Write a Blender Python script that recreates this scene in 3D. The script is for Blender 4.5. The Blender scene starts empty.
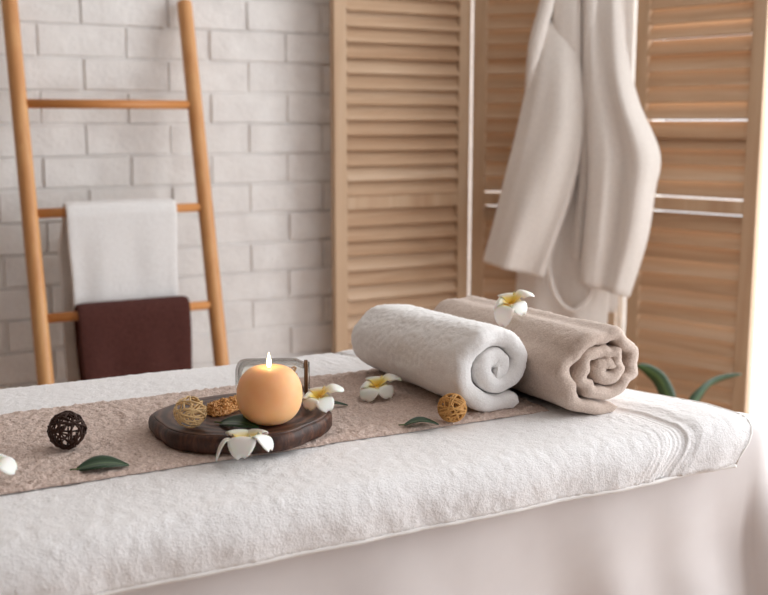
import bpy, math, random
from mathutils import Vector, Matrix, noise
PI = math.pi
random.seed(7)
scn = bpy.context.scene
COL = scn.collection

# ------------------------------------------------------------------ helpers
def lin(r, g, b):
    def f(c):
        c /= 255.0
        return c / 12.92 if c <= 0.04045 else ((c + 0.055) / 1.055) ** 2.4
    return (f(r), f(g), f(b), 1.0)

def nz(x, y, z, s=1.0):
    return noise.noise(Vector((x * s, y * s, z * s)))

def smooth(a, b, x):
    t = max(0.0, min(1.0, (x - a) / (b - a)))
    return t * t * (3 - 2 * t)

def interp(pts, t):
    """piecewise smooth interpolation through [(t, v...)]"""
    if t <= pts[0][0]: return pts[0][1:]
    for a, b in zip(pts, pts[1:]):
        if t <= b[0]:
            k = (t - a[0]) / (b[0] - a[0])
            return tuple(x + (y - x) * k for x, y in zip(a[1:], b[1:]))
    return pts[-1][1:]

class MB:
    def __init__(self):
        self.v = []; self.f = []; self.attr = None
    def add(self, vs, fs):
        o = len(self.v)
        self.v += [tuple(p) for p in vs]
        self.f += [tuple(i + o for i in q) for q in fs]
    def box(self, c, s, rot=None):
        h = [x / 2 for x in s]
        vs = [Vector((sx * h[0], sy * h[1], sz * h[2])) for sx in (-1, 1) for sy in (-1, 1) for sz in (-1, 1)]
        if rot is not None: vs = [rot @ p for p in vs]
        vs = [p + Vector(c) for p in vs]
        self.add(vs, [(0, 1, 3, 2), (4, 6, 7, 5), (0, 4, 5, 1), (2, 3, 7, 6), (0, 2, 6, 4), (1, 5, 7, 3)])
    def loft(self, rings, cap=True, closed=True):
        n = len(rings[0]); vs = [p for r in rings for p in r]; fs = []
        for i in range(len(rings) - 1):
            for j in range(n if closed else n - 1):
                k = (j + 1) % n
                fs.append((i * n + j, i * n + k, (i + 1) * n + k, (i + 1) * n + j))
        if cap and closed:
            fs.append(tuple(range(n - 1, -1, -1)))
            fs.append(tuple((len(rings) - 1) * n + j for j in range(n)))
        self.add(vs, fs)
    def tube(self, path, rad, seg=10, closed=False):
        path = [Vector(p) for p in path]; n = len(path)
        if not hasattr(rad, '__len__'): rad = [rad] * n
        rings = []; prev = None
        for i, p in enumerate(path):
            if closed: t = path[(i + 1) % n] - path[i - 1]
            else: t = path[min(i + 1, n - 1)] - path[max(i - 1, 0)]
            t.normalize()
            if prev is None:
                a = Vector((0, 0, 1)) if abs(t.z) < .9 else Vector((1, 0, 0))
                u = t.cross(a).normalized()
            else:
                u = (prev - t * prev.dot(t)).normalized()
            prev = u; w = t.cross(u)
            rings.append([p + (u * math.cos(2 * PI * k / seg) + w * math.sin(2 * PI * k / seg)) * rad[i] for k in range(seg)])
        if closed:
            rings.append(rings[0]); self.loft(rings, cap=False)
        else:
            self.loft(rings)
    def lathe(self, prof, seg=32, c=(0, 0, 0)):
        """profile [(r, z)] spun about z, ends closed"""
        rings = [[(c[0] + r * math.cos(2 * PI * k / seg), c[1] + r * math.sin(2 * PI * k / seg), c[2] + z) for k in range(seg)] for r, z in prof]
        self.loft(rings)
    def shell(self, grid, t):
        """grid[i][j] of points -> closed cloth of thickness t (below the grid normal)"""
        ni, nj = len(grid), len(grid[0])
        g = [[Vector(p) for p in row] for row in grid]
        vs = [p for row in g for p in row]
        for i in range(ni):
            for j in range(nj):
                a = g[min(i + 1, ni - 1)][j] - g[max(i - 1, 0)][j]
                b = g[i][min(j + 1, nj - 1)] - g[i][max(j - 1, 0)]
                nrm = a.cross(b).normalized()
                vs.append(g[i][j] - nrm * t)
        N = ni * nj; fs = []
        for i in range(ni - 1):
            for j in range(nj - 1):
                a, b, c, d = i * nj + j, (i + 1) * nj + j, (i + 1) * nj + j + 1, i * nj + j + 1
                fs.append((a, b, c, d)); fs.append((N + d, N + c, N + b, N + a))
        for j in range(nj - 1):
            fs.append((j, j + 1, N + j + 1, N + j))
            o = (ni - 1) * nj; fs.append((o + j + 1, o + j, N + o + j, N + o + j + 1))
        for i in range(ni - 1):
            fs.append(((i + 1) * nj, i * nj, N + i * nj, N + (i + 1) * nj))
            o = nj - 1; fs.append((i * nj + o, (i + 1) * nj + o, N + (i + 1) * nj + o, N + i * nj + o))
        self.add(vs, fs)
    def build(self, name, mat, parent=None, loc=None, smoothf=True, bevel=0, sub=0):
        me = bpy.data.meshes.new(name)
        me.from_pydata(self.v, [], self.f); me.validate()
        import bmesh
        bm = bmesh.new(); bm.from_mesh(me)
        bmesh.ops.recalc_face_normals(bm, faces=bm.faces)
        bm.to_mesh(me); bm.free()
        if smoothf:
            for p in me.polygons: p.use_smooth = True
        me.materials.append(mat)
        if self.attr is not None:
            at = me.attributes.new('tone', 'FLOAT', 'POINT')
            at.data.foreach_set('value', self.attr)
        o = bpy.data.objects.new(name, me); COL.objects.link(o)
        if parent: o.parent = parent
        if loc is not None: o.location = loc
        if bevel:
            m = o.modifiers.new('bevel', 'BEVEL'); m.width = bevel; m.segments = 2; m.limit_method = 'ANGLE'; m.angle_limit = math.radians(50)
            m.harden_normals = True
        if sub:
            m = o.modifiers.new('sub', 'SUBSURF'); m.levels = sub; m.render_levels = sub
        return o

def tag(o, label=None, cat=None, group=None, kind=None):
    if label: o['label'] = label
    if cat: o['category'] = cat
    if group: o['group'] = group
    if kind: o['kind'] = kind
    return o

def empty(name, loc, label, cat, group=None, rz=0.0, rot=None):
    o = bpy.data.objects.new(name, None); COL.objects.link(o)
    o.location = loc; o.rotation_euler = rot if rot else (0, 0, rz)
    o.empty_display_size = .05
    return tag(o, label, cat, group)

# ------------------------------------------------------------------ materials
class NT:
    def __init__(self, name):
        self.m = bpy.data.materials.new(name); self.m.use_nodes = True
        self.t = self.m.node_tree; self.n = self.t.nodes
        self.b = self.n['Principled BSDF']
        self.co = self.n.new('ShaderNodeTexCoord').outputs['Object']
    def node(self, kind, **kw):
        x = self.n.new(kind)
        for k, v in kw.items():
            if k in x.inputs: x.inputs[k].default_value = v
            else: setattr(x, k, v)
        return x
    def link(self, a, b): self.t.links.new(a, b)
    def map(self, scale=(1, 1, 1), rot=(0, 0, 0), src=None):
        m = self.n.new('ShaderNodeMapping'); m.inputs['Scale'].default_value = scale; m.inputs['Rotation'].default_value = rot
        self.link(src or self.co, m.inputs['Vector']); return m.outputs['Vector']
    def noise(self, vec, scale, detail=3, rough=.55, dist=0):
        x = self.n.new('ShaderNodeTexNoise'); x.inputs['Scale'].default_value = scale
        x.inputs['Detail'].default_value = detail; x.inputs['Roughness'].default_value = rough; x.inputs['Distortion'].default_value = dist
        self.link(vec, x.inputs['Vector']); return x.outputs['Fac']
    def ramp(self, fac, stops):
        r = self.n.new('ShaderNodeValToRGB'); e = r.color_ramp.elements
        while len(e) < len(stops): e.new(.5)
        for el, (p, c) in zip(e, stops): el.position = p; el.color = c
        self.link(fac, r.inputs['Fac']); return r.outputs['Color']
    def bump(self, h, strength=.4, dist=.002, prev=None):
        b = self.n.new('ShaderNodeBump'); b.inputs['Strength'].default_value = strength; b.inputs['Distance'].default_value = dist
        self.link(h, b.inputs['Height'])
        if prev: self.link(prev, b.inputs['Normal'])
        return b.outputs['Normal']
    def color(self, c): self.link(c, self.b.inputs['Base Color'])
    def normal(self, c): self.link(c, self.b.inputs['Normal'])
    def set(self, **kw):
        for k, v in kw.items(): self.b.inputs[k.replace('_', ' ')].default_value = v
        return self

def terry(name, c0, c1, scale=420, strength=.5, dist=.002, sheen=.25):
    k = NT(name)
    n1 = k.noise(k.co, scale, 2, .6); n2 = k.noise(k.co, scale * .33, 3, .6)
    k.color(k.ramp(n1, [(.3, c0), (.7, c1)]))
    k.normal(k.bump(n1, strength, dist, k.bump(n2, strength * .8, dist * 1.6)))
    k.set(Roughness=.95, Sheen_Weight=sheen, Sheen_Roughness=.5, Specular_IOR_Level=.12)
    return k.m

def fabric(name, c0, c1, scale=700, strength=.15, sheen=.1):
    k = NT(name)
    w1 = k.node('ShaderNodeTexWave', bands_direction='X', wave_type='BANDS'); w1.inputs['Scale'].default_value = scale / 3
    w1.inputs['Distortion'].default_value = .6
    k.link(k.co, w1.inputs['Vector'])
    n = k.noise(k.co, 9, 4); n2 = k.noise(k.co, scale, 2)
    k.color(k.ramp(n, [(.3, c0), (.7, c1)]))
    k.normal(k.bump(n2, strength, .0006, k.bump(w1.outputs['Fac'], strength * .3, .0003)))
    k.set(Roughness=.85, Sheen_Weight=sheen, Specular_IOR_Level=.15)
    return k.m

def wood(name, cs, axis='Z', scale=30, stretch=.06, rough=.5, bump=.15):
    k = NT(name)
    s = {'X': (stretch, 1, 1), 'Y': (1, stretch, 1), 'Z': (1, 1, stretch)}[axis]
    v = k.map(s)
    n = k.noise(v, scale, 5, .6, .8); n2 = k.noise(v, scale * 6, 2, .5)
    r = k.ramp(n, [(.25, cs[0]), (.5, cs[1]), (.75, cs[2])])
    k.color(r); k.normal(k.bump(n2, bump, .0006))
    k.set(Roughness=rough, Specular_IOR_Level=.35)
    return k.m

def plain(name, c, rough=.6, spec=.3):
    k = NT(name); n = k.noise(k.co, 40, 3)
    d = tuple(x * .9 for x in c[:3]) + (1,)
    k.color(k.ramp(n, [(.35, d), (.65, c)])); k.set(Roughness=rough, Specular_IOR_Level=spec)
    return k.m

M = {}
M['white_terry'] = terry('white_terry', lin(236, 233, 232), lin(247, 245, 245), 430, .45, .0018)
M['roll_white'] = terry('roll_white', lin(238, 235, 233), lin(248, 246, 244), 520, .4, .0014)
M['roll_beige'] = terry('roll_beige', lin(192, 171, 157), lin(217, 199, 186), 520, .5, .0018)
M['runner'] = terry('runner_beige', lin(190, 165, 152), lin(226, 205, 193), 330, .7, .003)
M['ladder_white'] = terry('ladder_white', lin(226, 222, 220), lin(238, 236, 234), 300, .3, .002)
M['ladder_brown'] = terry('ladder_brown', lin(70, 40, 36), lin(92, 56, 50), 300, .3, .002, .05)
M['robe'] = terry('robe_white', lin(216, 207, 200), lin(230, 222, 214), 260, .25, .0015)
M['hem'] = fabric('hem_white', lin(238, 234, 230), lin(244, 240, 237), 500)
M['sheet'] = fabric('sheet_white', lin(227, 220, 218), lin(235, 229, 227), 900, .1)
M['ladder_wood'] = wood('honey_wood', [lin(190, 130, 80), lin(206, 150, 98), lin(220, 172, 118)], 'Z', 26, .05, .42, .06)
M['rung_wood'] = wood('honey_wood_rung', [lin(188, 122, 68), lin(202, 138, 82), lin(214, 154, 98)], 'X', 26, .05, .42, .06)
M['panel_wood'] = wood('light_panel_wood', [lin(184, 150, 120), lin(196, 166, 136), lin(206, 180, 152)], 'Z', 22, .05, .6, .1)
def louver_mat():
    k = NT('louver_wood')
    v = k.map((.05, 1, 1)); n = k.noise(v, 40, 5, .6, .6)
    zz = k.node('ShaderNodeSeparateXYZ'); k.link(k.co, zz.inputs[0])
    dv = k.node('ShaderNodeMath', operation='DIVIDE'); k.link(zz.outputs['Z'], dv.inputs[0]); dv.inputs[1].default_value = .0387
    fl = k.node('ShaderNodeMath', operation='FLOOR'); k.link(dv.outputs[0], fl.inputs[0])
    wn = k.node('ShaderNodeTexWhiteNoise', noise_dimensions='1D'); k.link(fl.outputs[0], wn.inputs['W'])
    mx = k.node('ShaderNodeMath', operation='MULTIPLY_ADD'); k.link(wn.outputs['Value'], mx.inputs[0]); mx.inputs[1].default_value = .3
    sb = k.node('ShaderNodeMath', operation='SUBTRACT'); k.link(n, sb.inputs[0]); sb.inputs[1].default_value = .15
    k.link(sb.outputs[0], mx.inputs[2])
    k.color(k.ramp(mx.outputs[0], [(.25, lin(178, 143, 112)), (.5, lin(194, 162, 132)), (.75, lin(208, 181, 154))]))
    k.set(Roughness=.6, Specular_IOR_Level=.3)
    return k.m
M['louver'] = louver_mat()
def brick_mat():
    k = NT('white_painted_brick')
    n1 = k.noise(k.co, 14, 5, .6); n2 = k.noise(k.co, 90, 4, .6)
    k.color(k.ramp(n1, [(.3, lin(228, 224, 221)), (.7, lin(241, 238, 235))]))
    k.normal(k.bump(n2, .5, .004, k.bump(n1, .3, .01)))
    k.set(Roughness=.75, Specular_IOR_Level=.25)
    return k.m
M['brick'] = brick_mat()
M['plaster'] = plain('white_plaster', lin(232, 230, 227), .85, .2)
M['beige_wall'] = plain('beige_wall_paint', lin(128, 112, 98), .85, .2)
M['frame_white'] = plain('white_frame', lin(238, 238, 236), .5)
M['floor'] = wood('floor_boards', [lin(150, 112, 80), lin(172, 132, 98), lin(188, 150, 114)], 'X', 14, .08, .5, .1)
M['dark_twig'] = plain('dark_twig', lin(58, 34, 24), .6)
M['straw'] = plain('straw_cane', lin(232, 198, 146), .55)
M['gold_cane'] = plain('golden_cane', lin(204, 152, 88), .55)
M['leg_wood'] = plain('table_leg_wood', lin(190, 150, 106), .5)
M['pad'] = plain('cream_padding', lin(225, 218, 206), .6)
def bark_mat():
    k = NT('dark_wood_slice_side')
    n = k.noise(k.map((1, 1, .35)), 90, 5, .65, .5)
    k.color(k.ramp(n, [(.3, lin(34, 20, 15)), (.52, lin(70, 42, 31)), (.72, lin(118, 76, 54))]))
    k.normal(k.bump(n, .5, .002)); k.set(Roughness=.5, Specular_IOR_Level=.4)
    return k.m
M['bark'] = bark_mat()
def slice_mat():
    k = NT('dark_wood_slice_top')
    w = k.node('ShaderNodeTexWave', wave_type='RINGS', rings_direction='Z'); w.inputs['Scale'].default_value = 24
    w.inputs['Distortion'].default_value = 3; w.inputs['Detail'].default_value = 3; w.inputs['Detail Scale'].default_value = 2
    k.link(k.co, w.inputs['Vector'])
    k.color(k.ramp(w.outputs['Fac'], [(.1, lin(48, 30, 24)), (.6, lin(70, 46, 37)), (.95, lin(96, 66, 52))]))
    k.normal(k.bump(w.outputs['Fac'], .2, .001)); k.set(Roughness=.42, Specular_IOR_Level=.5)
    return k.m
M['slice'] = slice_mat()
def wax_mat():
    k = NT('peach_wax'); n = k.noise(k.co, 30, 3)
    k.color(k.ramp(n, [(.35, lin(248, 184, 128)), (.65, lin(250, 194, 142))]))
    k.set(Roughness=.5, Subsurface_Weight=.6, Subsurface_Scale=.02, Specular_IOR_Level=.35)
    k.b.inputs['Subsurface Radius'].default_value = (1, .45, .15)
    return k.m
M['wax'] = wax_mat()
M['wick'] = plain('charred_wick', lin(40, 30, 24), .9)
def flame_mat():
    k = NT('flame_glow')
    e = k.node('ShaderNodeEmission'); e.inputs['Strength'].default_value = 9; e.inputs['Color'].default_value = (1, .80, .48, 1)
    k.link(e.outputs[0], k.n['Material Output'].inputs['Surface'])
    return k.m
M['flame'] = flame_mat()
def glass_mat(name, tint, graze, refl=.6):
    k = NT(name)
    lw = k.node('ShaderNodeLayerWeight'); lw.inputs['Blend'].default_value = .35
    tr = k.node('ShaderNodeBsdfTransparent'); gl = k.node('ShaderNodeBsdfGlossy'); gl.inputs['Roughness'].default_value = .03
    cr = k.ramp(lw.outputs['Facing'], [(.45, tint), (.95, graze)]); k.link(cr, tr.inputs['Color'])
    mx = k.node('ShaderNodeMixShader'); k.link(lw.outputs['Fresnel'], mx.inputs['Fac'])
    ml = k.node('ShaderNodeMath', operation='MULTIPLY'); k.link(lw.outputs['Fresnel'], ml.inputs[0]); ml.inputs[1].default_value = refl
    k.link(ml.outputs[0], mx.inputs['Fac'])
    k.link(tr.outputs[0], mx.inputs[1]); k.link(gl.outputs[0], mx.inputs[2])
    k.link(mx.outputs[0], k.n['Material Output'].inputs['Surface'])
    return k.m
M['jar_glass'] = glass_mat('jar_glass', (.97, .97, .96, 1), (.62, .60, .58, 1))
M['pane'] = glass_mat('window_glass', (.98, .99, .99, 1), (.85, .9, .9, 1), .15)
M['cork'] = plain('brown_cord', lin(112, 80, 52), .9)
def salt_mat():
    k = NT('amber_salt'); n = k.noise(k.co, 420, 2)
    k.color(k.ramp(n, [(.3, lin(190, 126, 60)), (.5, lin(220, 162, 94)), (.7, lin(240, 198, 136))]))
    k.normal(k.bump(n, .6, .002)); k.set(Roughness=.45)
    return k.m
M['salt'] = salt_mat()
def petal_mat():
    k = NT('petal'); a = k.node('ShaderNodeAttribute', attribute_name='tone')
    k.color(k.ramp(a.outputs['Fac'], [(.0, lin(240, 186, 40)), (.2, lin(246, 212, 96)), (.42, lin(240, 236, 216)), (.6, lin(240, 237, 231))]))
    k.set(Roughness=.5, Subsurface_Weight=.25, Subsurface_Scale=.004)
    return k.m
M['petal'] = petal_mat()
def leaf_mat(name, a, b, c):
    k = NT(name); at = k.node('ShaderNodeAttribute', attribute_name='tone')
    k.color(k.ramp(at.outputs['Fac'], [(.0, c), (.12, b), (.3, a)]))
    n = k.noise(k.co, 200, 2); k.normal(k.bump(n, .1, .0005))
    k.set(Roughness=.35, Specular_IOR_Level=.5)
    return k.m
M['leaf'] = leaf_mat('dark_leaf', lin(30, 62, 34), lin(44, 78, 44), lin(84, 112, 66))
M['plant'] = leaf_mat('plant_leaf', lin(34, 60, 28), lin(50, 78, 36), lin(84, 106, 56))
M['stem'] = plain('plant_stem', lin(92, 110, 58), .6)
M['pot'] = plain('clay_pot', lin(196, 186, 172), .7)
M['soil'] = plain('soil', lin(60, 44, 34), .95)
M['hook'] = plain('brushed_metal_hook', lin(170, 168, 164), .35, .6)

# ------------------------------------------------------------------ setting
WALLY, WALLX = 2.57, 2.2
mb = MB(); mb.box((.45, .8, -.05), (3.9, 3.9, .1))
tag(mb.build('floor', M['floor'], smoothf=False), kind='structure')

def brick_wall():
    mb = MB(); x0, x1 = -1.1, WALLX + .06
    h, L, gap = .0757, .204, .0036
    back = WALLY + .0066
    mb.box(((x0 + x1) / 2, back + .06, 1.25), (x1 - x0, .12, 2.5))
    k0 = 1.267 - 17 * h
    for r in range(-1, 33):
        zb = k0 + r * h
        off = .471 if (r - 17) % 2 == 0 else .572
        i0 = int((x0 - off) / L) - 1; i1 = int((x1 - off) / L) + 1
        for i in range(i0, i1 + 1):
            a, b = off + i * L, off + (i + 1) * L
            a, b = max(a, x0), min(b, x1)
            z0, z1 = max(zb, 0), min(zb + h, 2.5)
            if b - a < .02 or z1 - z0 < .012: continue
            sd = random.uniform(0, 50)
            j1 = random.uniform(-.002, .002); j2 = random.uniform(-.0015, .0015); dy = random.uniform(-.0018, .0018)
            nx = max(4, int((b - a) / .016)); nzv = 6
            vs = []
            for iz in range(nzv + 1):
                for ix in range(nx + 1):
                    fx, fz = ix / nx, iz / nzv
                    ex = 1 if ix in (0, nx) else (2 if ix in (1, nx - 1) else 0)
                    ez = 1 if iz in (0, nzv) else (2 if iz in (1, nzv - 1) else 0)
                    def rm(t, n, q):  # push the second row close to the edge
                        if q == 1: return (0.0, .055)[0]
                        return t
                    px = a + gap / 2 + j1 + (b - a - gap) * fx
                    pz = z0 + gap / 2 + j2 + (z1 - z0 - gap) * fz
                    if ex == 2: px += (-1 if ix == 1 else 1) * ((b - a - gap) / nx - .0030)
                    if ez == 2: pz += (-1 if iz == 1 else 1) * ((z1 - z0 - gap) / nzv - .0026)
                    py = WALLY + dy + nz(px + sd, pz, sd, 24) * .0022 + nz(px, pz + sd, sd, 70) * .0011
                    if ex == 1 or ez == 1: py = back + .001
                    px += nz(px, pz, sd, 55) * .0016; pz += nz(pz, px, sd + 9, 45) * .0016
                    vs.append((px, py, pz))
            fs = []
            for iz in range(nzv):
                for ix in range(nx):
                    q = iz * (nx + 1) + ix
                    fs.append((q, q + 1, q + nx + 2, q + nx + 1))
            mb.add(vs, fs)
    o = mb.build('wall_back', M['brick']); o.data.set_sharp_from_angle(angle=math.radians(28))
    return tag(o, kind='structure')
brick_wall()

mb = MB(); mb.box((-1.16, .8, 1.25), (.12, 3.9, 2.5)); tag(mb.build('unseen_wall_left', M['beige_wall'], smoothf=False), kind='structure')  # out of view, added in dull paint to limit light from the left
mb = MB(); mb.box((-.1, -1.16, 1.25), (2.0, .12, 2.5)); tag(mb.build('unseen_wall_front', M['beige_wall'], smoothf=False), kind='structure')  # partial wall behind the camera, added and sized to darken the right panels
mb = MB(); mb.box((.55, .8, 2.55), (3.6, 3.9, .1)); tag(mb.build('unseen_ceiling', M['plaster'], smoothf=False), kind='structure')  # added above the view to keep world light off the room
# right wall with one tall window
wy0, wy1, wz0, wz1 = -.7, 2.545, .05, 2.32
mb = MB(); T = .12; xc = WALLX + T / 2
mb.box((xc, (-1.1 + wy0) / 2, 1.25), (T, wy0 + 1.1, 2.5))
mb.box((xc, (wy1 + 2.57) / 2, 1.25), (T, 2.57 - wy1, 2.5))
mb.box((xc, (wy0 + wy1) / 2, wz0 / 2), (T, wy1 - wy0, wz0))
mb.box((xc, (wy0 + wy1) / 2, (wz1 + 2.5) / 2), (T, wy1 - wy0, 2.5 - wz1))
tag(mb.build('wall_right', M['plaster'], smoothf=False), kind='structure')
mb = MB(); fw = .045; xw = WALLX + .07
for y in (wy0 + fw / 2, wy1 - fw / 2, .9): mb.box((xw, y, (wz0 + wz1) / 2), (.05, fw, wz1 - wz0))
for z in (wz0 + fw / 2, wz1 - fw / 2): mb.box((xw, (wy0 + wy1) / 2, z), (.05, wy1 - wy0 - 2 * fw, fw))
win = tag(mb.build('window_1', M['frame_white'], smoothf=False, bevel=.003), kind='structure')
mb = MB(); mb.box((xw, (wy0 + .9) / 2, (wz0 + wz1) / 2), (.006, .9 - wy0 - 1.5 * fw, wz1 - wz0 - fw)); mb.build('window_pane', M['pane'], win, smoothf=False)
mb = MB(); mb.box((xw, (wy1 + .9) / 2, (wz0 + wz1) / 2), (.006, wy1 - .9 - 1.5 * fw, wz1 - wz0 - fw)); mb.build('window_pane', M['pane'], win, smoothf=False)

# ------------------------------------------------------------------ massage table, sheet, towel, runner
TX0, TX1, TY0, TY1 = -.85, 1.110, .955, 1.542
tab = empty('massage_table', (-.02, 1.2485, 0), 'massage table hidden under the white sheet and towels', 'massage table')
mb = MB(); mb.box((0, 0, .696), (1.56, TY1 - TY0 - .04, .07)); mb.build('padded_top', M['pad'], tab, bevel=.015)
for sx in (-1, 1):
    for sy in (-1, 1):
        mb = MB(); mb.tube([(sx * .70, sy * .22, 0), (sx * .70, sy * .22, .660)], .022, 14); mb.build('leg', M['leg_wood'], tab)

def sheet():
    mb = MB(); zt = .7380; cx, cy = (TX0 + TX1) / 2, (TY0 + TY1) / 2
    hx, hy = (TX1 - TX0) / 2, (TY1 - TY0) / 2; R = .055
    per = []
    def corner(qx, qy, a0):
        for k in range(17):
            a = a0 + k / 16 * PI / 2
            per.append((qx + R * math.cos(a), qy + R * math.sin(a), math.cos(a), math.sin(a)))
    def edge(ax, ay, bx, by, nx, ny, n):
        for k in range(1, n): per.append((ax + (bx - ax) * k / n, ay + (by - ay) * k / n, nx, ny))
    x0, x1, y0, y1 = cx - hx, cx + hx, cy - hy, cy + hy
    corner(x1 - R, y1 - R, 0); edge(x1 - R, y1, x0 + R, y1, 0, 1, 80)
    corner(x0 + R, y1 - R, PI / 2); edge(x0, y1 - R, x0, y0 + R, -1, 0, 30)
    corner(x0 + R, y0 + R, PI); edge(x0 + R, y0, x1 - R, y0, 0, -1, 160)
    corner(x1 - R, y0 + R, 1.5 * PI); edge(x1, y0 + R, x1, y1 - R, 1, 0, 40)
    rings = []
    prof = [(-.12, 0), (-.06, 0), (-.035, -.0005), (-.022, -.003), (-.010, -.009), (-.003, -.017), (.0005, -.028), (.002, -.042)]
    n = 26
    for k in range(1, n + 1):
        d = (k / n) ** 1.1
        prof.append((.002 + .012 * d, -.042 - d * .675))
    for off, dz in prof:
        ring = []
        for px, py, nx, ny in per:
            d = max(0, (-dz - .03) / .7)
            s = px * 1.0 + py * 1.4
            w = nz(s, dz * .7, 3.1, 5.5) * .040 + nz(s + dz * .25, 0, 8.2, 13) * .016 + nz(s, dz * 3, 1.7, 4) * .012
            cn = abs(nx * ny) * 2
            o = off + w * min(1, d * 2.2) + cn * (.03 + .12 * d) * smooth(.0, .3, d) + .09 * smooth(0, .5, d) * (1 if nx > .6 else 0) * nx + .02 * smooth(0, .5, d) * math.sin(s * 34 + 2 * nz(s, 0, 0, 3)) * cn
            zz = zt + dz + (nz(px, py, 0, 14) * .0012 if dz > -.004 else 0)
            ring.append((px + nx * o - .50 * max(0, py - .975) * smooth(.7, 1.0, px), py + ny * o, zz))
        rings.append(ring)
    mb.loft(rings, cap=False)
    # top centre as a fan of rings shrinking in
    top = rings[0]; N = len(top); c = Vector((cx, cy, zt)); inner = [[c + (Vector(p) - c) * f for p in top] for f in (1, .6, .2, .001)]
    mb.loft(inner, cap=False)
    o = mb.build('bed_sheet', M['sheet'])
    import bmesh
    bm = bmesh.new(); bm.from_mesh(o.data); bmesh.ops.remove_doubles(bm, verts=bm.verts, dist=1e-5); bmesh.ops.recalc_face_normals(bm, faces=bm.faces); bm.to_mesh(o.data); bm.free()
    for p in o.data.polygons: p.use_smooth = True
    m = o.modifiers.new('solid', 'SOLIDIFY'); m.thickness = .0012; m.offset = -1
    return tag(o, 'plain white sheet draped over the table down to the floor, below the terry towel', 'sheet')
sheet()

ZT = .7490   # top of the spread towel
def towel_profile(y0=.927, y1=1.566, zlow=.697, step=.0045, R=.036, back_low=.687):
    pts = []
    z = zlow
    while z < ZT - R: pts.append((y0, z)); z += step
    n = int(R * PI / 2 / step)
    for k in range(n + 1):
        a = PI - k / n * PI / 2; pts.append((y0 + R + R * math.cos(a), ZT - R + R * math.sin(a)))
    y = y0 + R + step
    while y < y1 - R: pts.append((y, ZT)); y += step
    for k in range(n + 1):
        a = PI / 2 - k / n * PI / 2; pts.append((y1 - R + R * math.cos(a), ZT - R + R * math.sin(a)))
    z = ZT - R - step
    while z > back_low: pts.append((y1, z)); z -= step
    return pts
prof = towel_profile()
def prof_n(i):
    a = prof[max(i - 1, 0)]; b = prof[min(i + 1, len(prof) - 1)]
    dy, dz = b[0] - a[0], b[1] - a[1]; l = math.hypot(dy, dz); return (-dz / l, dy / l)
XEND = 1.030
def spread_towel():
    root = empty('spread_towel', (.4, .927, .697), 'large white terry towel spread over the table, hanging over its front edge', 'towel')
    xs = []; x = -.80
    while x < XEND: xs.append(x); x += .018 if x < .05 else (.0014 if .858 < x < .945 else .0045)
    xs.append(XEND)
    grid = []
    for x in xs:
        row = []
        for i, (y, z) in enumerate(prof):
            ny, nzz = prof_n(i)
            front = smooth(ZT - .004, .71, z) if y < 1.2 else 0
            h = nz(x, y, z, 110) * .0009 + nz(x, y + 3, z, 215) * .0010
            h += front * (nz(x, .3, z * .5, 9) * .006 + nz(x + z * .6, 1.3, 0, 24) * .0035)
            top = 1 if z > ZT - .002 else 0
            h += nz(x, y, 5, 10) * .0012 * (1 - front) + .0012
            slant = .004 - .02 * max(0, y - .95)
            # woven border band is thinner than the pile
            b = smooth(.898, .902, x + slant) * (1 - smooth(.922, .926, x + slant))
            if b > 0:
                h = h * (1 - b) + b * (-.0012 + -.0008 + .0004 * math.sin((x + slant - .898) * 2 * PI / .0072))
            e = smooth(XEND - .014, XEND, x)
            h -= e * .0012
            # soft swell between band and end hem
            h += .004 * smooth(.926, .95, x) * (1 - smooth(.99, 1.025, x)) * (1 if y < 1.3 else .5)
            if y < .94 and z < ZT - .03: pass
            sk = -.042 * smooth(.5, .9, x) * smooth(ZT, ZT - .06, z) * (1 if y < 1.2 else 0) - .40 * smooth(.5, 1.0, x) * max(0, y - 1.02)
            row.append((x + sk - .4, y + ny * h - .927, z + nzz * h - .697))
        grid.append(row)
    mb = MB(); mb.shell(grid, .0045); mb.build('terry_field', M['white_terry'], root)
    # stitched hems: front edge and right end
    mb = MB(); path = []
    for x in xs[::2] + [XEND]:
        front = 1
        h = nz(x, .3, prof[0][1] * .5, 9) * .006 + nz(x + prof[0][1] * .6, 1.3, 0, 24) * .0035 + .0012
        path.append((x - .4 - .042 * smooth(.5, .9, x) * smooth(ZT, ZT - .06, .697), prof[0][0] - h - .927 + .0012, -.0012))
    mb.tube(path, .0025, 8); tag(mb.build('front_hem', M['hem'], root), 'flat white stitched hem along the front edge')
    mb = MB(); path = []
    for i in range(0, len(prof), 2):
        y, z = prof[i]; ny, nzz = prof_n(i)
        front = smooth(ZT - .004, .71, z) if y < 1.2 else 0
        h = front * (nz(XEND, .3, z * .5, 9) * .006 + nz(XEND + z * .6, 1.3, 0, 24) * .0035)
        sk = -.042 * smooth(ZT, ZT - .06, z) * (1 if y < 1.2 else 0) - .40 * max(0, y - 1.02)
        path.append((XEND + sk - .4, y + ny * (h - .001) - .927, z + nzz * (h - .001) - .697))
    mb.tube(path, .0020, 8); mb.build('end_hem', M['hem'], root)
spread_towel()

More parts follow.
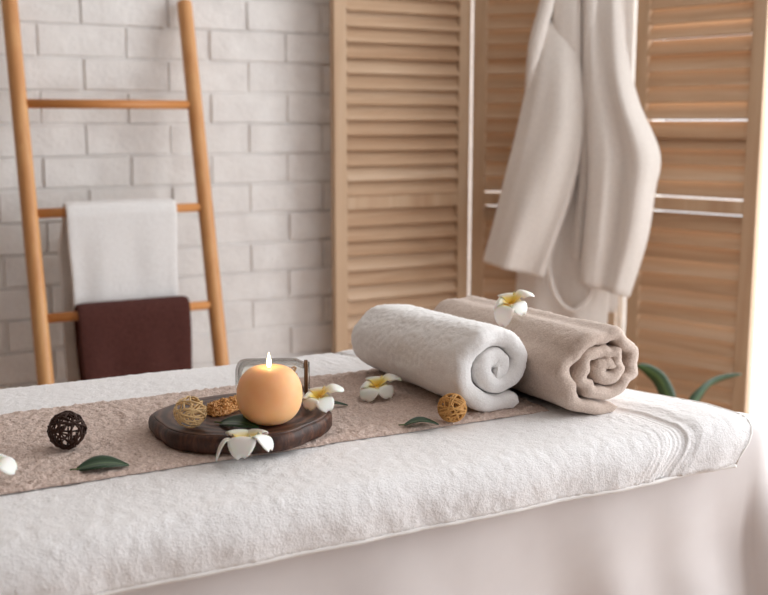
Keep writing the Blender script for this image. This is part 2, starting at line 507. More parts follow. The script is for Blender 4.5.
def runner():
    mb = MB(); grid = []; x = -.75; xs = []
    while x < .82: xs.append(x); x += .012 if x < .1 else .0028
    y0, y1 = 1.083, 1.388; ys = [y0 + (y1 - y0) * k / 110 for k in range(111)]
    for x in xs:
        row = []
        for k, y in enumerate(ys):
            h = nz(x, y, 0, 170) * .0026 + nz(x, y, 7, 85) * .0018 + nz(x, y, 3, 300) * .0013
            e = min(k, 110 - k) / 4.0; e2 = (xs[-1] - x) / .01
            q = min(1, e, e2); q = math.sqrt(max(0, 1 - (1 - q) ** 2))
            yy = y + (nz(x, 0, 5, 40) * .0022 + nz(x, 0, 1, 7) * .003) * (1 if k < 55 else -1) * abs(k - 55) / 55
            row.append((x, yy, ZT + .0026 + .0042 * q + h * q + nz(x, y, 9, 8) * .0012))
        grid.append(row)
    mb.shell(grid, .0005)
    # give the runner its body: extrude down to the towel
    o = mb.build('table_runner', M['runner'])
    return tag(o, 'long dusty beige terry runner laid along the middle of the white table towel', 'runner')
runner()
ZR = ZT + .0078   # top of the runner

# ------------------------------------------------------------------ rolled towels
def roll_towel(name, label, mat, cx, y0, y1, rx, rz, zb, turns, gap, ripple, phase, tail, taper=0.0, seed=1, lip=.012, tx=0.0):
    """spiral-wound towel; axis along y (y0 near the camera)"""
    root_z = zb
    # centre-line spiral, clockwise from the tail inwards as seen from the near end
    N = 300; pts = []
    layer = 1.0 / (turns + .35)
    for k in range(N + 1):
        t = k / N
        th = phase - t * turns * 2 * PI
        R = 1 - layer * .5 - t * turns * layer
        R = max(R, layer * .30)
        pts.append((R * math.cos(th), R * math.sin(th), th))
    half = layer * .5 * (1 - gap)
    if tail:
        pre = []
        th0 = phase; r0 = 1 - layer * .5
        for k in range(16, 0, -1):
            q = k / 16
            pre.append((r0 * math.cos(th0) + q * tail, r0 * math.sin(th0) - q * .10 * tail, th0))
        pts = pre + pts
    core = [p for p in pts if p[2] <= phase]
    n0 = 16 if tail else 0
    xs_ = [p[0] for p in pts[n0:]]; zs_ = [p[1] for p in pts[n0:]]
    ax0, ax1, az0, az1 = min(xs_) - half, max(xs_) + half, min(zs_) - half, max(zs_) + half
    kx, kz = 2 / (ax1 - ax0), 2 / (az1 - az0)
    pts = [((p[0] - ax0) * kx - 1, (p[1] - az0) * kz - 1, p[2]) for p in pts]
    half *= (kx + kz) / 2
    n = len(pts)
    def section(scale, sy):
        left, right = [], []
        for i, (x, z, th) in enumerate(pts):
            a = pts[max(i - 1, 0)]; b = pts[min(i + 1, n - 1)]
            dx, dz = b[0] - a[0], b[1] - a[1]; l = math.hypot(dx, dz) or 1
            nx, nzv = -dz / l, dx / l
            s = i / (n - 1)
            w = half * scale * math.sqrt(max(.0, 1 - (max(0, lip - s) / lip) ** 2)) * math.sqrt(max(0, 1 - (max(0, s - .985) / .015) ** 2))
            w = max(w, .002)
            rp = ripple * sy
            r1 = rp * half * .5 * smooth(.15, .5, math.hypot(x, z)) * (math.sin(th * 7.3 + 3 * nz(th, 0, seed, .8)) * .5 + nz(th, 2, seed, 2.4) * 1.0)
            cxs = x + nx * r1; czs = z + nzv * r1
            left.append((cxs + nx * w, czs + nzv * w)); right.append((cxs - nx * w, czs - nzv * w))
        return left + right[::-1]
    L = y1 - y0; secs = []
    ends = [0, .0006, .0018, .004, .007, .011, .016]
    ys = [(e, (.02, .38, .62, .82, .93, .98, 1.0)[k]) for k, e in enumerate(ends)]
    m = 90
    for k in range(1, m): ys.append((.016 + (L - .032) * k / m, 1.0))
    ys += [(L - e, (.02, .38, .62, .82, .93, .98, 1.0)[k]) for k, e in reversed(list(enumerate(ends)))]
    mb = MB(); rings = []
    for y, sc in ys:
        sec = section(sc, 1.0)
        f = y / L
        ax = rx * (1 + tx * f); az = rz * (1 - taper * f); drop = rz * taper * f
        ring = []
        for (a, b) in sec:
            r = math.hypot(a, b)
            # layers telescope a little at the ends
            tele = (.006 * nz(a * 1.5, b * 1.5, seed, 1) - .004 * (1 - min(1, r))) * (1 if f < .5 else -1) * (1 if (y < .02 or y > L - .02) else 0)
            lump = 1 + .03 * nz(a, b + f * 3, seed + 4, 1.6)
            X = a * ax * lump; Z = b * az * lump
            zz = rz * .965 + Z - drop
            zz = max(zz, .0006)
            q = nz(X * 1.0, y, zz, 120) * .0010 + nz(X, y, zz, 270) * .0011
            l = math.hypot(a, b) or 1
            ring.append((X + a / l * q, y - tele * 0 + tele, zz + max(0, b) / l * q))
        rings.append(ring)
    mb.loft(rings, cap=False)
    # close the two ends between left and right edges of the ribbon
    h = n
    for base, flip in ((0, False), ((len(rings) - 1) * 2 * n, True)):
        for i in range(n - 1):
            mb.f.append((base + i, base + i + 1, base + 2 * n - 2 - i, base + 2 * n - 1 - i))
    o = mb.build(name, mat, loc=(cx, y0, zb))
    return tag(o, label, 'towel')
roll_towel('rolled_towel', 'rolled white towel lying next to the rolled beige towel', M['roll_white'],
           .737, 1.093, 1.378, .0565, .0560, ZT + .0062, 2.1, .10, .18, -PI * .42, .26, .10, 3, .02, .13)
roll_towel('rolled_towel', 'thick rolled beige towel on the table, right of the rolled white towel', M['roll_beige'],
           .864, 1.036, 1.385, .0672, .0570, ZT + .0012, 2.8, .12, .9, -PI * .40, 0, .07, 11, .012, .0)

# ------------------------------------------------------------------ board, candle, jar, salt
bc = (.431, 1.170)
board = empty('wood_slice_board', (bc[0], bc[1], ZR - .001), 'dark wooden slice board under the candle on the beige runner', 'board')
rad = [(-180 - 0, .104), (-155, .109), (-118, .102), (-85, .108), (-60, .100), (-27, .108), (0, .1015), (40, .100), (60, .103), (85, .096), (108, .096), (135, .103), (155, .112), (180, .104)]
def brad(a):
    d = math.degrees(a)
    while d > 180: d -= 360
    while d < -180: d += 360
    return interp(rad, d)[0]
BH = .0225
def outline(sc, z, wob=0):
    r = []
    for k in range(120):
        a = 2 * PI * k / 120
        rr = sum(brad(a + q * .05) for q in (-2, -1, 0, 1, 2)) / 5 * sc + nz(math.cos(a), math.sin(a), z * 20, 6) * wob
        r.append((rr * math.cos(a), rr * math.sin(a), z))
    return r
mb = MB(); mb.loft([outline(.93, 0, .002), outline(.97, .002, .002), outline(.995, .007, .002), outline(1.0, .014, .002), outline(.99, .019, .001), outline(.965, BH - .001, .001), outline(.95, BH - .0012)])
mb.build('bark_rim', M['bark'], board)
mb = MB(); mb.loft([outline(.945, BH - .004), outline(.945, BH - .0006), outline(.93, BH), outline(.6, BH), outline(.2, BH), outline(.002, BH)])
mb.build('cut_face', M['slice'], board)
ZB = ZR - .001 + BH

cnd = empty('candle', (.441, 1.108, ZB), 'lit round peach candle standing on the dark wooden board', 'candle')
mb = MB(); prof_c = []
RC, HC = .0375, .0695
for k in range(41):
    a = -PI / 2 + PI * k / 40
    c, s = math.cos(a), math.sin(a)
    e = .80
    r = RC * (abs(c) ** e); z = HC / 2 + HC / 2 * math.copysign(abs(s) ** .92, s)
    prof_c.append((max(r, .0003), z))
# shallow melted dip round the wick
out = []
for r, z in prof_c:
    if z > HC * .6: z -= .0045 * math.exp(-(r / .013) ** 2)
    out.append((r, z))
mb.lathe(out, 48); mb.build('wax_body', M['wax'], cnd)
mb = MB(); mb.tube([(0, 0, HC - .009), (.0003, 0, HC - .001), (.0006, .0003, HC + .003)], .0008, 8); mb.build('wick', M['wick'], cnd)
mb = MB(); mb.lathe([(.0003, HC - .004), (.0020, HC - .002), (.0029, HC + .001), (.0027, HC + .004), (.0018, HC + .0075), (.0008, HC + .011), (.0002, HC + .014)], 20); mb.build('flame', M['flame'], cnd)

jar = empty('glass_jar', (.489, 1.216, ZB), 'small clear glass jar lying on its side behind the candle', 'jar', rz=-math.radians(24))
JR, JL = .0250, .092
mb = MB(); prof_j = []
def jar_ring(x, r, seg=40): return [(x, r * math.cos(2 * PI * k / seg), JR + r * math.sin(2 * PI * k / seg)) for k in range(seg)]
outer = [(-JL / 2, .001), (-JL / 2, JR * .55), (-JL / 2 + .002, JR * .78), (-JL / 2 + .006, JR * .93), (-JL / 2 + .013, JR), (JL / 2 - .022, JR), (JL / 2 - .016, JR * .97), (JL / 2 - .011, JR * .86), (JL / 2 - .007, JR * .80), (JL / 2 - .001, JR * .80), (JL / 2, JR * .78)]
inner = [(JL / 2, JR * .72), (JL / 2 - .008, JR * .72), (JL / 2 - .012, JR * .80), (JL / 2 - .018, JR - .002), (-JL / 2 + .013, JR - .002), (-JL / 2 + .007, JR * .85), (-JL / 2 + .003, JR * .5), (-JL / 2 + .003, .001)]
mb.loft([jar_ring(x, r) for x, r in outer + inner], cap=False)
mb.build('glass_body', M['jar_glass'], jar)
mb = MB()
for q in range(2):
    mb.tube([(JL / 2 - .0058 + .0022 * q, (JR * .80 + .0012) * math.cos(2 * PI * k / 40), JR + (JR * .80 + .0012) * math.sin(2 * PI * k / 40)) for k in range(40)], .0013, 6, closed=True)
tag(mb.build('neck_cord', M['cork'], jar), 'brown cord wound round the neck')

def grains(name, label, spots, size, loc, rz=0):
    mb = MB()
    for (x, y, z, s) in spots:
        r = size * s
        R = Matrix.Rotation(random.uniform(0, 6), 3, 'Z') @ Matrix.Rotation(random.uniform(0, 6), 3, 'X')
        vs = [R @ Vector(p) * r for p in ((1, .2, 0), (-1, 0, .2), (0, 1, -.2), (.2, -1, 0), (0, .1, .9), (.1, 0, -.9))]
        mb.add([v + Vector((x, y, z)) for v in vs], [(0, 2, 4), (2, 1, 4), (1, 3, 4), (3, 0, 4), (2, 0, 5), (1, 2, 5), (3, 1, 5), (0, 3, 5)])
    o = mb.build(name, M['salt'], loc=loc, smoothf=False); o.rotation_euler = (0, 0, rz)
    return tag(o, label, 'bath salt', kind='stuff')
sp = []
for k in range(2600):   # a low bank of salt from the jar mouth over the board
    t = random.random() ** .8; x = -.002 + .062 * t
    hw = .013 + .004 * math.sin(t * 7); hh = .012 + .004 * t + .003 * nz(t, 0, 0, 9)
    v = random.uniform(-1, 1); top = hh * (1 - v * v) * smooth(-.06, .10, t)
    sp.append((x, v * hw, top * random.uniform(.0, 1.0) + .0012, random.uniform(.7, 1.3)))
grains('spilled_bath_salt', 'amber bath salt heaped on the dark board left of the candle', sp, .0016, (.390, 1.176, ZB), math.radians(18))
sp = []
for k in range(1500):
    x = random.uniform(-.036, .030); r = (JR - .0050) * math.sqrt(random.random()); a = random.uniform(PI, 2 * PI)
    lvl = -.006 + .55 * (x + .01) * (1 if x > 0 else .3)
    y = r * math.cos(a); z = r * math.sin(a)
    if random.random() < .55:
        z = random.uniform(-math.sqrt(max(0, (JR - .0050) ** 2 - y * y)), min(lvl, math.sqrt(max(0, (JR - .0050) ** 2 - y * y))))
    sp.append((x, y, JR + z, random.uniform(.7, 1.2)))
grains('jar_bath_salt', 'amber bath salt left inside the glass jar lying behind the candle', sp, .0016, (.489, 1.216, ZB), -math.radians(24))

# ------------------------------------------------------------------ rattan balls
def rattan(name, label, x, y, zb, R, n, tr, mat, seed, jag=0.0):
    rnd = random.Random(seed); mb = MB()
    for k in range(n):
        ax = Vector((rnd.gauss(0, 1), rnd.gauss(0, 1), rnd.gauss(0, 1))).normalized()
        u = ax.orthogonal().normalized(); w = ax.cross(u); rr = R - tr - rnd.uniform(0, R * .08)
        off = rnd.uniform(-.35, .35) * rr; c = math.sqrt(rr * rr - off * off)
        ph = rnd.uniform(0, 9); ln = rnd.uniform(.75, 1.0) * 2 * PI if jag else 2 * PI
        path = []
        for j in range(40):
            a = ph + j / 40 * ln
            p = u * math.cos(a) * c + w * math.sin(a) * c + ax * off
            p *= 1 + (jag * .5 * rnd.uniform(-1, 1) if jag else .01 * math.sin(a * 3 + k))
            if p.length > R - tr * .5: p *= (R - tr * .5) / p.length
            path.append(p + Vector((0, 0, R)))
        mb.tube(path, [tr * rnd.uniform(.75, 1.25) for _ in path] if jag else tr, 6, closed=not jag)
    o = mb.build(name, mat, loc=(x, y, zb))
    return tag(o, label, 'rattan ball', 'woven rattan balls')
rattan('rattan_ball', 'dark brown twig rattan ball standing alone on the left of the runner', .230, 1.192, ZR - .001, .0218, 19, .00115, M['dark_twig'], 5, .09)
rattan('rattan_ball', 'pale straw rattan ball on the dark board left of the candle', .355, 1.134, ZB, .0190, 17, .00095, M['straw'], 2, .05)
rattan('rattan_ball', 'golden brown rattan ball beside the front end of the rolled white towel', .670, 1.082, ZR - .0015, .0185, 20, .00120, M['gold_cane'], 9)

# ------------------------------------------------------------------ flowers and leaves
def flower(label, loc, size, tilt, tilt_dir, spin, petals, seed, sink=0):
    """petals: list of (length, lift, droop) ; the flower is dropped on the lowest petal tip"""
    rnd = random.Random(seed)
    T = Matrix.Rotation(tilt, 3, Vector((math.cos(tilt_dir), math.sin(tilt_dir), 0)))
    built = []; zmin = 9
    n = len(petals)
    for i, (ln, lift, droop) in enumerate(petals):
        a = spin + 2 * PI * i / n
        gu, gv = 14, 9; vs = []; tone = []
        Rz = Matrix.Rotation(a, 3, 'Z')
        for iu in range(gu + 1):
            u = iu / gu
            # spine: rises out of the throat, then arches over
            r = size * ln * (.06 + .94 * u * (1 - .18 * droop * u * u))
            z = size * (lift * math.sin(min(1, u * 1.5) * PI / 2) * .45 - droop * max(0, u - .35) ** 2 * 1.5)
            w = size * .46 * (.22 + .78 * math.sin(u / .62 * PI / 2) if u < .62 else math.sqrt(max(.0, 1 - ((u - .62) / .392) ** 2)))
            for iv in range(gv):
                v = -1 + 2 * iv / (gv - 1)
                p = Vector((r, v * w, z - abs(v) ** 2 * size * .07 * (1 if u > .3 else -1.2) + size * .02 * math.sin(u * 6 + i + v)))
                vs.append(T @ (Rz @ p)); tone.append(u)
        built.append((vs, tone, gu, gv)); zmin = min(zmin, min(p.z for p in vs))
    root = empty('plumeria_flower', (loc[0], loc[1], loc[2]), label, 'flower', 'white flowers with yellow throats')
    up = Vector((0, 0, -zmin + .0012 - sink))
    for vs, tone, gu, gv in built:
        mb = MB(); grid = [[vs[iu * gv + iv] + up for iv in range(gv)] for iu in range(gu + 1)]
        mb.shell(grid, .0009); mb.attr = tone + [max(t, .5) for t in tone]
        mb.build('petal', M['petal'], root)
    mb = MB(); mb.lathe([(size * .02, -size * .16), (size * .05, -size * .12), (size * .10, -.001), (size * .085, .0015), (size * .02, -.0005)], 16)
    mb.v = [tuple(T @ Vector(p) + up) for p in mb.v]; lo = min(p[2] for p in mb.v)
    if lo < .0005: mb.v = [(p[0], p[1], max(p[2], .0006)) for p in mb.v]
    mb.attr = [0.5 if k < 32 else .03 for k in range(len(mb.v))]
    tag(mb.build('throat', M['petal'], root), 'yellow throat of the flower')
    return root

def leaf(name, label, x, y, z, ln, wd, rz, curl, arch, tiltx=0, mat='leaf', group='loose green leaves', stem=True):
    gu, gv = 18, 8; grid = []; tone = []
    for iu in range(gu + 1):
        u = iu / gu; w = wd / 2 * math.sin(PI * (.03 + .95 * u) ** .85) ** .85 + .0003
        row = []
        for iv in range(gv + 1):
            v = -1 + 2 * iv / gv
            yy = v * w
            zz = abs(v) * curl * w / (wd / 2) + arch * math.sin(PI * u) + .0006 * math.cos(v * 9)
            p = Matrix.Rotation(tiltx, 3, 'X') @ Vector((-ln / 2 + ln * u, yy, zz))
            row.append(p); tone.append(abs(v))
        grid.append(row)
    zm = min(p.z for r in grid for p in r)
    grid = [[p + Vector((0, 0, .0012 - zm)) for p in r] for r in grid]
    mb = MB(); mb.shell(grid, .0007); mb.attr = tone + tone
    root = empty(name, (x, y, z), label, 'leaf', group, rz)
    mb.build('blade', M[mat], root)
    mb = MB(); p0 = grid[0][gv // 2]; mb.tube([p0 + Vector((.004, 0, 0)), p0 + Vector((-.004, 0, .0002)), p0 + Vector((-.007, 0, -.0001))], .0008, 6); mb.build('leaf_stalk', M['stem'], root)
    return root

CR = math.radians(-28)   # direction across the view
flower('white flower leaning on the right side of the candle on the dark board', (.514, 1.136, ZB), .027, math.radians(14), CR - .5, math.radians(-12), [(1.3, 1.0, .4), (.85, .8, .5), (.8, .7, .6), (.8, .5, .7), (.95, .4, .8)], 1)
flower('white flower with drooping petals propped on the front edge of the dark board', (.394, 1.062, ZR - .001), .034, math.radians(-14), CR + .2, math.radians(-122), [(1.0, .9, 1.1), (1.05, 1.0, .9), (.8, 1.3, .4), (.8, 1.3, .4), (1.2, .8, 1.1)], 2)
flower('white flower lying on the runner at the side of the rolled white towel', (.640, 1.224, ZR - .001), .030, math.radians(10), CR - .3, math.radians(-4), [(1.25, 1.0, .4), (.85, .8, .4), (.85, .6, .6), (1.1, .4, .7), (.9, .4, .7)], 3)
flower('white flower lying on top of the rolled beige towel', (.832, 1.195, ZT + .0012 + .106), .031, math.radians(15), CR - .3, math.radians(-4), [(1.25, 1.1, .4), (.8, .9, .4), (.85, .7, .8), (1.2, .4, 1.3), (.85, .5, .8)], 4, .014)
flower('white flower on the runner cut by the left edge of the photo', (.131, 1.112, ZR - .001), .032, math.radians(10), CR, math.radians(-30), [(1.1, .8, .6), (.9, .8, .4), (.9, .7, .6), (1.0, .6, .6), (1.0, .5, .7)], 5)
leaf('green_leaf', 'single dark green leaf lying on the runner below the dark twig ball', .248, 1.103, ZR - .001, .054, .030, math.radians(-12), .003, .005, math.radians(8))
leaf('green_leaf', 'dark green leaf on the board in front of the candle', .405, 1.112, ZB, .050, .026, math.radians(-50), .003, .004, math.radians(15))
leaf('green_leaf', 'small dark green leaf in front of the golden rattan ball', .628, 1.084, ZR - .001, .042, .022, math.radians(-24), .003, .005)
leaf('green_leaf', 'narrow green leaf on the runner beside the right edge of the dark board', .572, 1.214, ZR - .001, .036, .013, math.radians(-20), .002, .003)

# ------------------------------------------------------------------ ladder with two towels
LX1, LW, LY, LS = .81, .40, 2.536, .24
LX0 = LX1 - LW
lad = empty('wooden_ladder', (LX0 + LW / 2, LY - LS * 1.4, 0), 'honey coloured wooden towel ladder leaning on the white brick wall', 'ladder')
def lad_pt(z): return LY - LS * (1.4 - z) - (LY - LS * 1.4)
for s in (-1, 1):
    mb = MB(); pts = []; rs = []
    for z, r in ((.0, .016), (.004, .0178), (.3, .0178), (.8, .0178), (1.396, .0178), (1.402, .0165), (1.4045, .012)):
        pts.append((s * LW / 2, lad_pt(z), z)); rs.append(r)
    mb.tube(pts, rs, 20); mb.build('rail', M['ladder_wood'], lad)
for z in (.225, .461, .697, .922, 1.160):
    mb = MB(); mb.tube([(-LW / 2 + .005, lad_pt(z), z), (LW / 2 - .005, lad_pt(z), z)], .0105, 14); mb.build('rung', M['rung_wood'], lad)

def hung_towel(name, label, mat, x0, x1, zr, front_low, back_low, t, seed, R=.0115, skew=0):
    """folded towel over a rung; profile in YZ, front falls towards the camera side"""
    yr = LY - LS * (1.4 - zr); rr = R + t
    path = []
    z = front_low
    while z < zr: path.append((yr - rr - .002, z)); z += .012
    for k in range(13):
        a = PI - PI * k / 12; path.append((yr + rr * math.cos(a), zr + rr * math.sin(a)))
    z = zr - .012
    while z > back_low: path.append((yr + rr - .001, z)); z -= .012
    n = 26; grid = []
    for k in range(n + 1):
        f = k / n; x = x0 + (x1 - x0) * f; row = []
        for i, (y, z) in enumerate(path):
            d = max(0, zr - z); s = -1 if y < yr else 1
            yy = y + (nz(f * 2.2, seed, z * 3, 1.5) * .007 + nz(f * 5, seed, 4, 1) * .003) * min(1, d * 9) * (1 if s < 0 else .35)
            e = min(f, 1 - f) / .06; q = math.sqrt(max(0, 1 - (1 - min(1, e)) ** 2))
            xx = x + (nz(z * 5, seed, f, 1) * .006 - (f - .5) * .010 * smooth(0, .2, d)) + nz(z, seed + 3, 0, 30) * .0008
            if s > 0: xx += skew * smooth(0, .1, d)
            row.append((xx, yy - s * (1 - q) * t * .30 * (1 if d > .005 else 0), z + (1 - q) * (-.003 if d < .005 else 0)))
        grid.append(row)
    grid = [r for r in grid][::-1]
    mb = MB(); mb.shell(grid, t)
    o = mb.build(name, mat, sub=1)
    return tag(o, label, 'towel')
hung_towel('hanging_towel', 'white terry towel folded over the middle rung of the ladder', M['ladder_white'], .484, .734, .922, .690, .50, .006, 1, skew=-.016)
hung_towel('hanging_towel', 'dark brown towel folded over the lower rung of the ladder', M['ladder_brown'], .488, .744, .697, .42, .46, .008, 6)

# ------------------------------------------------------------------ folding screen
PH = 1.72
scr = empty('folding_screen', (1.6, 2.45, 0), 'light wooden louvered folding screen with three panels in front of the brick wall', 'folding screen')
def panel(p0, p1, special, closed=None):
    """p0 -> p1 in plan as seen from left to right; local x along the panel, local y towards the back"""
    p0 = Vector(p0); p1 = Vector(p1); d = p1 - p0; w = d.length; ang = math.atan2(d.y, d.x)
    th = .024; st = .036
    mb = MB()
    for x in (st / 2, w - st / 2): mb.box((x, 0, PH / 2 + .01), (st, th, PH))
    rails = [(.045, .07), (.9135, .034), (PH - .025, .07)]
    for z, h in rails: mb.box((w / 2, 0, z), (w - 2 * st, th * .9, h))
    o = mb.build('panel', M['panel_wood'], scr, loc=(p0.x - 1.6, p0.y - 2.45, 0), smoothf=False, bevel=.002)
    o.rotation_euler = (0, 0, ang)
    mb = MB(); P = .0387
    k = 0; z = .8700 - 20 * P if closed is None else .8745 - 20 * P; top = 0
    while z < PH - .07:
        if (z < .9135 and z + .0215 < .8965) or (z > .9135 and z - .0215 > .930):
            tl = math.radians(27 if closed else 28); dz = 0; t2 = None
            for zc, tt, dd in special:
                if abs(z - zc) < P / 2: tl = math.radians(tt); dz = dd
            tl += random.uniform(-.04, .04)
            # lower edge of each blade leans to the front (local -y)
            R = Matrix.Rotation(-tl, 3, 'X')
            prof = [(-.0030, -.0235), (0.0, -.0245), (.0030, -.0235), (.0034, 0), (.0030, .0235), (0, .0245), (-.0030, .0235), (-.0034, 0)]
            rings = []
            for x in (st + .0005, w - st - .0005):
                rings.append([R @ Vector((0, a, b)) + Vector((x, 0, z + dz)) for a, b in prof])
            mb.loft(rings)
        z += P
        if z > .88 and not top: top = 1; z = .957 if closed is None else .9525
    mb.build('louver_blades', M['louver'], o, smoothf=False)
    return o
panel((1.168, 2.475), (1.574, 2.478), [], True)
panel((1.590, 2.476), (1.876, 2.202), [])
panel((1.901, 2.180), (2.000, 1.842), [(1.112, 30, -.011), (1.150, 33, -.003), (1.305, 40, 0), (1.343, 42, 0)])
# ------------------------------------------------------------------ bathrobe on the screen
RZ = -math.radians(44.5)
robe = empty('bathrobe', (1.60, 2.48, 0), 'white terry bathrobe hanging on the corner of the folding screen', 'bathrobe', rz=RZ)
OFF = -.125
def ribbon_loft(rows, seg=44, seed=0, fold=.012, freq=7, yb=OFF, fl=None):
    """rows: (z_left, z_right, s_left, s_right, half_depth, yoff); a soft tube with vertical folds"""
    rings = []
    for ri, (zl, zr, sl, sr, hd, yo) in enumerate(rows):
        ring = []
        for k in range(seg):
            a = 2 * PI * k / seg
            cx = math.copysign(abs(math.cos(a)) ** .75, math.cos(a)); cy = math.copysign(abs(math.sin(a)) ** .8, math.sin(a))
            u = (cx + 1) / 2
            s = sl + (sr - sl) * u; z = zl + (zr - zl) * u
            g = smooth(0, .5, ri / max(1, len(rows) - 1)) if fl is None else fl
            f = (math.sin(u * freq + seed + 1.2 * nz(z, seed, 0, 2.2)) * .7 + nz(u * 3.1, seed, z * 1.3, 1.6)) * fold * (.35 + .65 * g) * (1 - abs(cx) ** 4)
            ring.append((s, yb + yo + cy * hd + f * (1 if cy < 0 else .3), z))
        rings.append(ring)
    return rings
def dense(rows, n=40):
    keys = [(i,) + tuple(r) for i, r in enumerate(rows)]; out = []
    def cat(a, b, c, d, t): return .5 * ((2 * b) + (-a + c) * t + (2 * a - 5 * b + 4 * c - d) * t * t + (-a + 3 * b - 3 * c + d) * t ** 3)
    m = len(rows)
    for k in range(n + 1):
        x = k / n * (m - 1); i = min(int(x), m - 2); t = x - i
        g = [rows[max(0, min(m - 1, i + q))] for q in (-1, 0, 1, 2)]
        out.append(tuple(cat(g[0][j], g[1][j], g[2][j], g[3][j], t) for j in range(6)))
    return out
def rounded(rings):
    """tuck both ends in so hems are soft"""
    def shrink(r, f, dz):
        c = Vector((0, 0, 0))
        for p in r: c += Vector(p)
        c /= len(r)
        return [tuple(Vector((c.x + (p[0] - c.x) * (1 - (1 - f) * .12), c.y + (p[1] - c.y) * f, p[2] + dz))) for p in r]
    return [shrink(rings[0], .5, .006)] + rings + [shrink(rings[-1], .75, -.004), shrink(rings[-1], .35, -.0055)]
body = [(1.60, 1.60, .235, .345, .022, .0), (1.54, 1.54, .215, .37, .030, .0), (1.42, 1.42, .195, .395, .032, .005), (1.22, 1.22, .185, .405, .032, .01), (1.0, 1.0, .16, .40, .034, .012), (.72, .72, .140, .385, .034, .012), (.55, .55, .138, .378, .036, .012), (.36, .36, .135, .378, .036, .012)]
mb = MB(); mb.loft(rounded(ribbon_loft(dense(body, 50), 56, 2.0, .018, 13))); mb.build('robe_body', M['robe'], robe)
back = [(1.56, 1.56, .22, .402, .012, .035), (1.42, 1.42, .21, .412, .012, .035), (1.26, 1.26, .21, .418, .012, .035), (1.0, 1.0, .17, .42, .014, .036), (.72, .72, .16, .405, .014, .036), (.637, .634, .16, .403, .014, .036)]
mb = MB(); mb.loft(rounded(ribbon_loft(dense(back, 24), 40, 5.0, .006, 9))); mb.build('back_panel', M['robe'], robe)
lsl = [(1.36, 1.36, .185, .275, .018, -.025), (1.25, 1.25, .172, .300, .030, -.045), (1.13, 1.10, .150, .312, .036, -.055), (.97, .945, .114, .290, .040, -.06), (.86, .83, .088, .255, .040, -.06), (.768, .733, .064, .224, .036, -.06)]
mb = MB(); mb.loft(rounded(ribbon_loft(dense(lsl, 40), 44, 1.0, .019, 8))); mb.build('sleeve', M['robe'], robe)
rsl = [(1.46, 1.46, .305, .385, .018, -.025), (1.40, 1.40, .306, .392, .024, -.035), (1.28, 1.28, .310, .412, .030, -.045), (1.17, 1.17, .318, .443, .036, -.055), (1.04, 1.045, .324, .498, .040, -.06), (.96, .95, .324, .490, .040, -.06), (.84, .83, .319, .476, .038, -.06), (.722, .692, .313, .440, .032, -.06)]
mb = MB(); mb.loft(rounded(ribbon_loft(dense(rsl, 40), 44, 4.0, .019, 9))); mb.build('sleeve', M['robe'], robe)
# shawl collar: two thick bands running down the front opening, plus the hood fold on the left
mb = MB(); mb.loft(rounded(ribbon_loft(dense([(1.58, 1.58, .292, .34, .016, -.03), (1.40, 1.40, .299, .335, .018, -.042), (1.2, 1.2, .303, .334, .018, -.042), (1.0, 1.0, .300, .328, .014, -.035), (.78, .78, .285, .315, .010, -.026)], 30), 24, 3, .002, 3))); mb.build('collar_band', M['robe'], robe)
mb = MB(); mb.loft(rounded(ribbon_loft(dense([(1.56, 1.56, .225, .285, .018, -.028), (1.42, 1.42, .225, .296, .018, -.036), (1.27, 1.27, .232, .300, .016, -.038), (1.15, 1.15, .262, .301, .012, -.034), (1.0, 1.0, .28, .299, .008, -.026)], 30), 28, 7, .003, 4))); mb.build('collar_band', M['robe'], robe)
mb = MB(); mb.loft(rounded(ribbon_loft(dense([(1.56, 1.56, .215, .255, .020, -.035), (1.42, 1.42, .196, .232, .022, -.05), (1.32, 1.32, .172, .210, .022, -.055), (1.24, 1.24, .164, .194, .020, -.05), (1.14, 1.14, .160, .176, .012, -.04)], 30), 28, 9, .003, 4))); mb.build('hood_fold', M['robe'], robe)
mb = MB(); mb.tube([(.236 + .0, OFF - .045, .90), (.228, OFF - .052, .82), (.232, OFF - .055, .74), (.252, OFF - .057, .675), (.284, OFF - .058, .643), (.312, OFF - .058, .645), (.340, OFF - .056, .68), (.352, OFF - .052, .74), (.352, OFF - .045, .80)], .0085, 12)
o = mb.build('belt', M['robe'], robe, sub=1)
mb = MB(); mb.tube([(.285, OFF - .005, 1.595), (.285, OFF - .002, 1.66), (.288, OFF + .03, 1.735), (.292, -.02, 1.752), (.296, .018, 1.748), (.297, .020, 1.70)], .003, 10)
tag(mb.build('hanging_hook', M['hook'], robe), 'metal hook holding the robe on the top rail')

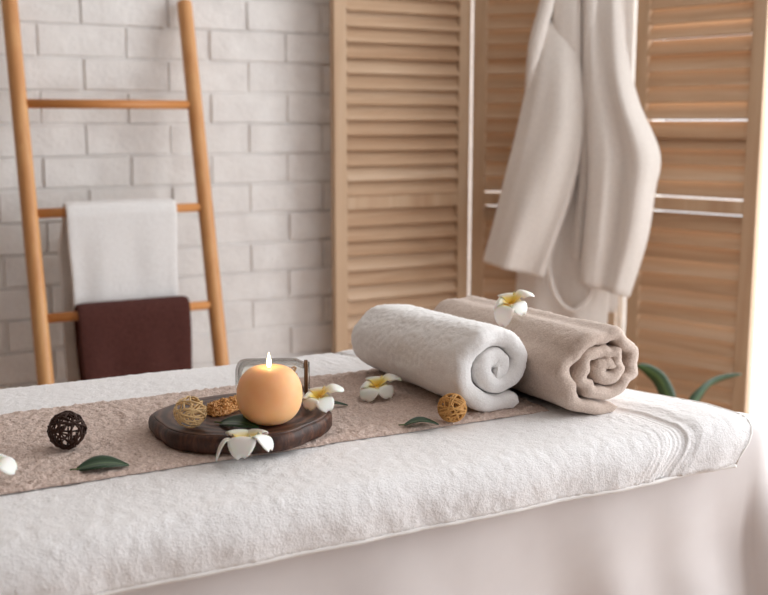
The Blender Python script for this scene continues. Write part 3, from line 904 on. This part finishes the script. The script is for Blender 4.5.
# ------------------------------------------------------------------ plant behind the table end
plant = empty('potted_plant', (1.70, 1.80, 0), 'potted plant behind the right end of the table, only two arching leaf tips showing', 'potted plant')
mb = MB(); mb.lathe([(.05, 0), (.055, .004), (.075, .15), (.08, .17), (.074, .172), (.070, .150), (.002, .148)], 32); mb.build('pot', M['pot'], plant)
mb = MB(); mb.lathe([(.002, .146), (.068, .147), (.066, .156), (.002, .158)], 24); mb.build('soil', M['soil'], plant)
def blade(path, wd, name='leaf', face=(.3, .5, .8)):
    pts = [Vector(p) for p in path]; out = []
    n = 22
    def cat(a, b, c, d, t): return .5 * ((2 * b) + (-a + c) * t + (2 * a - 5 * b + 4 * c - d) * t * t + (-a + 3 * b - 3 * c + d) * t ** 3)
    for k in range(n + 1):
        x = k / n * (len(pts) - 1); i = min(int(x), len(pts) - 2); t = x - i
        g = [pts[max(0, min(len(pts) - 1, i + q))] for q in (-1, 0, 1, 2)]
        out.append(cat(*g, t))
    grid = []; tone = []
    for k, p in enumerate(out):
        u = k / n; t = (out[min(k + 1, n)] - out[max(k - 1, 0)]).normalized()
        side = t.cross(Vector(face)).normalized(); up = side.cross(t)
        w = wd / 2 * (math.sin(PI * min(.99, .06 + .93 * u ** 1.2)) ** .7)
        row = []
        for j in range(7):
            v = -1 + j / 3
            row.append(p + side * v * w + up * abs(v) * w * .25); tone.append(abs(v))
        grid.append(row)
    mb = MB(); mb.shell(grid, .0012); mb.attr = tone + tone
    return mb.build(name, M['plant'], plant)
blade([(0, 0, .15), (.02, .01, .32), (.025, .01, .44), (.0, .02, .52), (-.035, .03, .555), (-.072, .03, .572)], .036, face=(.4, .8, .2))
blade([(.02, 0, .15), (.06, .02, .33), (.10, .03, .44), (.135, .03, .482), (.19, .035, .505), (.262, .03, .512)], .036, face=(.4, .7, .5))
for k in range(6):
    a = 2 * PI * k / 6 + .4; r = .10 + .03 * (k % 2)
    blade([(.01 * math.cos(a), .01 * math.sin(a), .15), (.03 * math.cos(a), .03 * math.sin(a), .28), (.07 * math.cos(a), .07 * math.sin(a), .36), (r * math.cos(a), r * math.sin(a), .37 + .02 * (k % 3)), ((r + .03) * math.cos(a), (r + .03) * math.sin(a), .35)], .03)

# ------------------------------------------------------------------ light, world, camera
w = bpy.data.worlds.new('daylight'); scn.world = w; w.use_nodes = True
bg = w.node_tree.nodes['Background']; bg.inputs['Color'].default_value = (.975, .985, 1.035, 1); bg.inputs['Strength'].default_value = 1.25
def area(name, loc, rot, sx, sy, power, col):
    l = bpy.data.lights.new(name, 'AREA'); l.shape = 'RECTANGLE'; l.size = sx; l.size_y = sy; l.energy = power; l.color = col
    o = bpy.data.objects.new(name, l); COL.objects.link(o); o.location = loc; o.rotation_euler = rot
    return o
area('window_daylight', (2.75, .9, 1.45), (0, PI / 2, 0), 2.4, 3.6, 112, (.97, .98, 1))
pl = bpy.data.lights.new('candle_light', 'POINT'); pl.energy = .02; pl.color = (1, .62, .28); pl.shadow_soft_size = .003
po = bpy.data.objects.new('candle_light', pl); COL.objects.link(po); po.location = (.441, 1.108, ZB + .0695 + .012)

cam = bpy.data.cameras.new('camera'); co = bpy.data.objects.new('camera', cam); COL.objects.link(co)
cam.sensor_width = 36; cam.lens = 50; cam.clip_start = .05
co.location = (0, 0, 1.12)
pitch = math.atan(175.5 / (50 / 36 * 768))
co.rotation_euler = (PI / 2 - pitch, 0, -math.radians(28))
cam.dof.use_dof = True; cam.dof.focus_distance = 1.30; cam.dof.aperture_fstop = 5.0
scn.camera = co
scn.view_settings.view_transform = 'Standard'; scn.view_settings.look = 'None'
scn.view_settings.exposure = .06; scn.view_settings.gamma = 1
